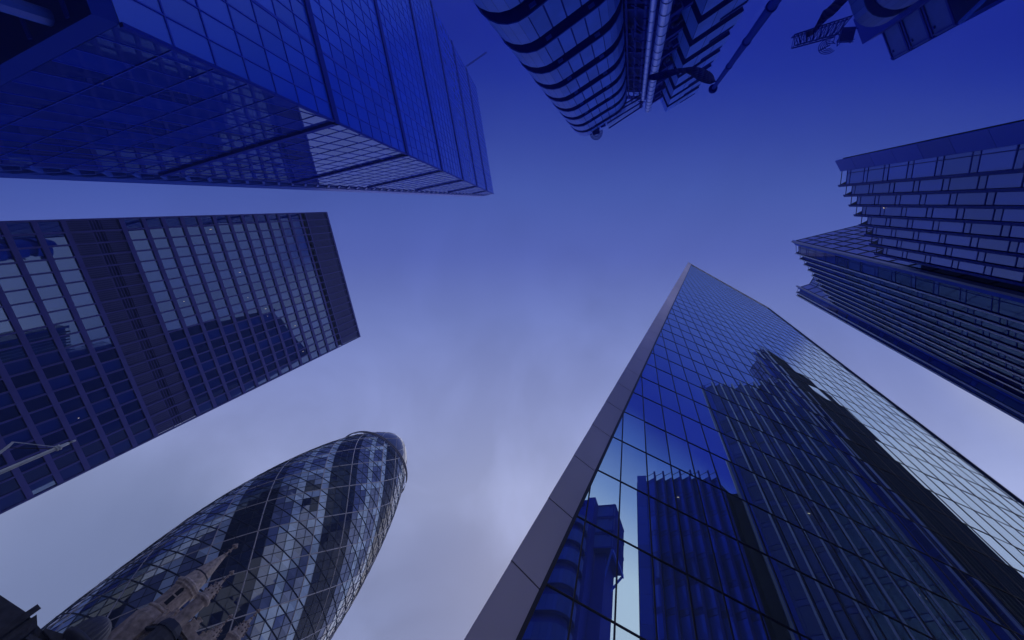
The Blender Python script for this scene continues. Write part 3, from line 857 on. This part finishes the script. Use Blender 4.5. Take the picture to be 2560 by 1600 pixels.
fx, fy = 3.9 * math.cos(rad(-138.5)), 3.9 * math.sin(rad(-138.5))
fp1 = [((-3.02, -2.62, 14.0), (-2.90, -2.50, 13.3)), ((-3.24, -2.55, 13.99), (-2.87, -2.35, 13.33)), ((-3.36, -2.45, 13.98), (-2.93, -2.25, 13.37)), ((-3.43, -2.34, 13.98), (-3.0, -2.15, 13.4)), ((-3.51, -2.18, 13.97), (-3.1, -2.03, 13.43)), ((-3.56, -2.02, 13.96), (-3.23, -1.89, 13.47)), ((-3.58, -1.82, 13.95), (-3.32, -1.77, 13.5)), ((-3.63, -1.61, 13.94), (-3.37, -1.61, 13.53)), ((-3.67, -1.42, 13.93), (-3.39, -1.45, 13.57)), ((-3.69, -1.22, 13.92), (-3.4, -1.27, 13.6)), ((-3.67, -1.05, 13.92), (-3.41, -1.1, 13.63)), ((-3.63, -0.88, 13.91), (-3.43, -0.92, 13.67)), ((-3.59, -0.76, 13.9), (-3.47, -0.77, 13.7))]
flagpole((fx, fy), 14.15, 'slender ball topped pole with a dark flag blowing before the twin pipes', .125, fp1, 'flag', 'flag')
gx, gy = -4.15, -5.30
fp2 = [((-4.1, -5.2, 12.4), (-3.9, -5.1, 11.6)), ((-3.94, -4.97, 12.3), (-3.62, -4.85, 11.6)), ((-3.76, -4.8, 12.18), (-3.48, -4.75, 11.54)), ((-3.62, -4.63, 12.06), (-3.37, -4.61, 11.49)), ((-3.51, -4.5, 11.93), (-3.27, -4.5, 11.43)), ((-3.44, -4.38, 11.81), (-3.17, -4.38, 11.38)), ((-3.32, -4.29, 11.69), (-3.12, -4.29, 11.32)), ((-3.2, -4.2, 11.57), (-3.04, -4.18, 11.27)), ((-3.08, -4.1, 11.44), (-2.97, -4.08, 11.21)), ((-2.99, -3.99, 11.32), (-2.91, -3.99, 11.16)), ((-2.94, -3.86, 11.2), (-2.87, -3.85, 11.1))]
flagpole((gx, gy), 12.6, 'drooping dark flag hanging in front of the lattice gantry, top right', .12, fp2, 'flag', 'flag')

# ------------------------------------------------------------------ church tower with pinnacles
ch = thing('church_tower', 'old brown stone church tower with spired turret and three pinnacles', 'church', (44, 57.5, GZ))
cA, cC, cB, cT = V((39.6, 55.3, 0)), V((45.8, 53.0, 0)), V((48.3, 59.6, 0)), V((41.4, 62.4, 0))
cen = (cA + cC + cB + cT) / 4


def oct_(c, prof, n=8, a0=rad(22.5)): return MB().lathe((c.x, c.y), prof, n, a0)


tw = [cA, cC, cB, cT]; inn = [cen + (p - cen) * .97 for p in tw]
MB().prism([(p.x, p.y) for p in inn], GZ, 20.2).build('tower_wall', 'rubble', ch)
par = MB()
for a, b in ((inn[0], inn[1]), (inn[3], inn[0]), (inn[1], inn[2]), (inn[2], inn[3])):
    par.bar(a + UP * 20.6, b + UP * 20.6, .5, .9)
par.build('parapet', 'stone', ch)
for a, b in ((inn[0], inn[1]), (inn[3], inn[0])):
    d = (b - a).normalized(); ln = (b - a).length; k = .9
    mstep = [(.0, .55), (.0, 1.05), (.75, 1.55), (1.5, 1.05), (2.25, .55)]
    x = 1.2
    while x < ln - 1.0:
        for i, hh in enumerate((.5, .95, .5)):
            p = a + d * (x + i * .42)
            mb = MB(); mb.bar(p + UP * 21.05, p + UP * (21.05 + hh), .42, .5, d)
            mb.bar(p + UP * (21.05 + hh), p + UP * (21.17 + hh), .50, .64, d); mb.build('merlon', 'stone_lt', ch)
        x += 2.1
# dark string courses and weathered buttress caps
st = MB()
for a, b in ((inn[0], inn[1]), (inn[3], inn[0])):
    st.bar(a + (a - cen).normalized() * .3 + UP * 19.6, b + (b - cen).normalized() * .3 + UP * 19.6, .55, .28)
st.build('string_course', 'lead', ch)
for c, w in ((cA, 1.15), (cC, 1.0)):
    oct_(c, [(w * 1.15, GZ), (w * 1.15, 19.2), (w * .98, 20.0)]).build('buttress', 'dk_stone', ch)
    oct_(c, [(w * 1.3, 19.1), (w * 1.3, 19.35), (w * 1.02, 20.05)]).build('buttress_cap', 'lead', ch)


def finial(c, z, s, parent):
    f = MB(); f.lathe((c.x, c.y), [(.10 * s, z), (.11 * s, z + .5 * s), (.24 * s, z + .55 * s), (.24 * s, z + .68 * s), (.12 * s, z + .75 * s), (.11 * s, z + 1.15 * s), (.30 * s, z + 1.3 * s), (.16 * s, z + 1.45 * s), (.22 * s, z + 1.62 * s), (.05 * s, z + 1.85 * s)], 8)
    for k in range(4):
        t = k * math.pi / 2 + .4; f.tube([(c.x, c.y, z + 1.25 * s), (c.x + .36 * s * math.cos(t), c.y + .36 * s * math.sin(t), z + 1.42 * s)], [.09 * s, .16 * s], 6)
    f.lathe((c.x, c.y), [(.2 * s, z - .12 * s), (.3 * s, z - .05 * s), (.3 * s, z + .05 * s), (.1 * s, z + .1 * s)], 8)
    return f.build('finial', 'stone', parent)


def pinnacle(c, z0, z1, zc, zt, r, crk=True):
    sh = oct_(c, [(r, z0), (r, z1)]).build('pinnacle', 'stone', ch)
    oct_(c, [(r * 1.0, z1 - .1), (r * 1.28, z1 + .15), (r * 1.30, z1 + .38), (r * 1.02, z1 + .55)]).build('cornice', 'stone_lt', sh)
    sp = oct_(c, [(r * .98, z1 + .5), (r * .78, lerp(z1 + .5, zc, .35)), (.13, zc)]).build('spirelet', 'stone_lt', sh)
    if crk:
        for k in range(8):
            t = rad(22.5) + k * math.pi / 4
            for q in (.22, .45, .66):
                cr_ = MB()
                rr = lerp(r * .98, .16, q); z = lerp(z1 + .5, zc, q)
                p = V((c.x + rr * math.cos(t), c.y + rr * math.sin(t), z)); cr_.bar(p, p + V((math.cos(t), math.sin(t), .5)) * .22, .16, .16); cr_.build('crocket', 'stone', sh)
    finial(c, zc, (zt - zc) / 1.85, sh)


# stair turret with its belfry openings and plain stone spire
tz = cT; d75 = 75.0
sh = oct_(tz, [(2.05, GZ), (2.05, 20.5), (1.55, 21.6)]).build('turret_base', 'stone', ch)
sf = oct_(tz, [(1.5, 21.5), (1.5, 25.0)]).build('turret_shaft', 'stone', ch)
oct_(tz, [(1.55, 21.45), (1.72, 21.6), (1.72, 21.8), (1.5, 21.95)]).build('string_course', 'stone_lt', sf)
oct_(tz, [(1.5, 24.6), (1.72, 24.8), (1.72, 25.0), (1.88, 25.2), (1.88, 25.45), (1.45, 25.75)]).build('cornice', 'stone_lt', sf)
toc = V((-tz.x, -tz.y, 0)).normalized()
for k in range(8):
    t = k * math.pi / 4; n = V((math.cos(t), math.sin(t), 0))
    if n.dot(toc) > .9:
        tt = V((-n.y, n.x, 0)); ap = 1.5 * math.cos(rad(22.5))
        op = MB(); op.bar(tz + n * (ap + .0) + UP * 22.3, tz + n * (ap + .0) + UP * 23.35, .52, .06, n); op.bar(tz + n * ap + UP * 23.55, tz + n * ap + UP * 24.35, .52, .06, n)
        op.quad(*[tz + n * (ap + .03) + tt * a + UP * b for a, b in ((-.26, 24.34), (.26, 24.34), (0, 24.62))])
        op.build('belfry_opening', 'void', sf)
        fm = MB()
        for s_ in (-.36, .36): fm.bar(tz + n * (ap + .03) + tt * s_ + UP * 22.0, tz + n * (ap + .03) + tt * s_ + UP * 24.6, .13, .1, n)
        fm.bar(tz + n * (ap + .05) - tt * .4 + UP * 23.45, tz + n * (ap + .05) + tt * .4 + UP * 23.45, .1, .16)
        fm.build('opening_frame', 'stone_lt', sf)
spr = oct_(tz, [(1.45, 25.7), (1.18, 27.15), (.22, 30.75)]).build('spire', 'stone_lt', ch)
oct_(tz, [(1.2, 27.05), (1.25, 27.1), (1.25, 27.2), (1.17, 27.25)]).build('spire_joint', 'lead', spr)
finial(tz, 30.75, 1.1, spr)
pinnacle(cA, 19.8, 23.0, 26.0, 27.45, .82)
pinnacle(cC, 20.0, 23.2, 26.0, 27.4, .85)
pinnacle(cB, 20.5, 23.2, 26.0, 27.4, .8)

# ------------------------------------------------------------------ dark corner building with a domed turret (bottom left corner)
db = thing('domed_building', 'dark stone building with a ribbed corner dome, bottom left corner', 'building', (25, 49, GZ))


def pol(az, d, h=0): return V((d * math.cos(rad(az)), d * math.sin(rad(az)), h))


q = [pol(58.2, 54), pol(63.9, 54), pol(70, 60), pol(66, 90), pol(58.2, 75)]
MB().prism([(p.x, p.y) for p in q], GZ, 10.35).build('wall', 'dk_stone', db)
MB().hexa([pol(59.9, 53.5, 10.3), pol(61.8, 53.5, 10.3), pol(61.8, 56, 10.3), pol(59.9, 56, 10.3)], [pol(59.9, 53.5, 11.1), pol(61.8, 53.5, 10.45), pol(61.8, 56, 10.45), pol(59.9, 56, 11.1)]).build('parapet', 'dk_stone', db)
cn = MB(); cn.hexa([pol(62.1, 53.4, 6), pol(63.5, 53.4, 6), pol(63.5, 58, 6), pol(62.1, 58, 6)], [pol(62.3, 53.4, 10.2), pol(63.2, 53.4, 10.55), pol(63.2, 58, 10.55), pol(62.3, 58, 10.2)])
cn.hexa([pol(63.15, 53.2, 4), pol(63.95, 53.2, 4), pol(63.95, 58, 4), pol(63.15, 58, 4)], [pol(63.4, 53.2, 10.85), pol(63.9, 53.2, 10.85), pol(63.9, 58, 10.85), pol(63.4, 58, 10.85)])
cn.build('chimney', 'dk_stone', db)
cs = MB(); cs.bar(pol(60.0, 53.2, 10.0), pol(62.1, 53.2, 9.5), .6, .3); cs.build('cornice', 'dome', db)
for az, h0, h1 in ((63.0, 8.1, 9.2), (62.6, 6.6, 7.6), (61.6, 8.0, 8.9)):
    MB().hexa([pol(az, 53.3, h0), pol(az - .28, 53.3, h0), pol(az - .28, 53.6, h0), pol(az, 53.6, h0)], [pol(az, 53.3, h1), pol(az - .28, 53.3, h1), pol(az - .28, 53.6, h1), pol(az, 53.6, h1)]).build('window', 'dome', db)
dc = pol(58.95, 53.5)
tr_ = MB().lathe((dc.x, dc.y), [(1.15, GZ), (1.15, 10.9)], 28).build('corner_turret', 'dk_stone', db, True)
MB().lathe((dc.x, dc.y), [(1.15, 10.7), (1.5, 11.0), (1.58, 11.15), (1.58, 11.35), (1.35, 11.45)], 36).build('cornice', 'dome', tr_, True)
dm2 = MB(); n = 72; rings = []
for k in range(13):
    t = math.pi / 2 * k / 12; z = 11.4 + 1.75 * math.sin(t); i0 = len(dm2.v); rings.append(i0)
    for m_ in range(n):
        r = 1.32 * math.cos(t) * (1 + (.035 if m_ % 3 == 0 else -.01)) + .01; a = 2 * math.pi * m_ / n
        dm2.v.append((dc.x + r * math.cos(a), dc.y + r * math.sin(a), z))
for i0, j0 in zip(rings, rings[1:]):
    for m_ in range(n): o = (m_ + 1) % n; dm2.f.append((i0 + m_, i0 + o, j0 + o, j0 + m_))
dm2.build('dome', 'dome', tr_)

# ------------------------------------------------------------------ white mast (left edge)
ms = thing('mast', 'tall white mast with stay wires and a ladder arm, left edge', 'mast', (*pol(75.65, 30).xy, GZ))
mp = pol(75.65, 30)
MB().tube([mp + UP * GZ, mp + UP * 9.45, mp + UP * 9.5, mp + UP * 9.95], [.16, .085, .085, .07], 14).build('pole', 'white', ms, True)
MB().tube([mp + UP * 9.9, mp + UP * 10.05, mp + UP * 10.06, mp + UP * 10.22], [.04, .04, .055, .05], 10).build('tip', 'white', ms, True)
MB().lathe((mp.x, mp.y), [(.09, 9.42), (.15, 9.45), (.15, 9.5), (.10, 9.53), (.15, 9.56), (.15, 9.62), (.09, 9.65)], 14).build('collar', 'white', ms)
e1, e2 = pol(77.75, 30, 8.4), pol(77.45, 30, 8.15); g1, g2 = pol(76.85, 30, 7.35), pol(76.6, 30, 7.1)
la_ = MB(); la_.bar(e1, g1, .07, .07); la_.bar(e2, g2, .07, .07)
for k in range(9):
    t = k / 8; la_.bar(e1.lerp(g1, t), e2.lerp(g2, t), .09, .09)
e1b, g1b = V(g1), V(pol(76.0, 30, 5.6))
la_.bar(g1, mp + UP * 6.2, .07, .07); la_.bar(g2, mp + UP * 5.9, .07, .07)
la_.build('ladder_arm', 'white', ms)
MB().tube([e1, e1.lerp(mp + UP * 9.6, .8) - UP * .02, mp + UP * 9.58], .022, 5).build('stay_wire', 'white', ms)
MB().tube([e2, mp + UP * 9.45], .022, 5).build('stay_wire', 'rd_line', ms)

# ------------------------------------------------------------------ thin haze volume added to fade far towers towards the blue tint
hm = bpy.data.materials.new('haze'); hm.use_nodes = True; ht_ = hm.node_tree; ht_.nodes.clear()
pv = nd(ht_, 'ShaderNodeVolumePrincipled'); pv.inputs['Color'].default_value = (.42, .55, 1.0, 1); pv.inputs['Density'].default_value = HAZE; pv.inputs['Anisotropy'].default_value = 0.0
om = nd(ht_, 'ShaderNodeOutputMaterial'); ht_.links.new(pv.outputs[0], om.inputs['Volume']); M['haze'] = hm
hz = MB().prism([(-160, -130), (260, -130), (260, 260), (-160, 260)], GZ - 1, 235).build('haze', 'haze'); hz['kind'] = 'stuff'
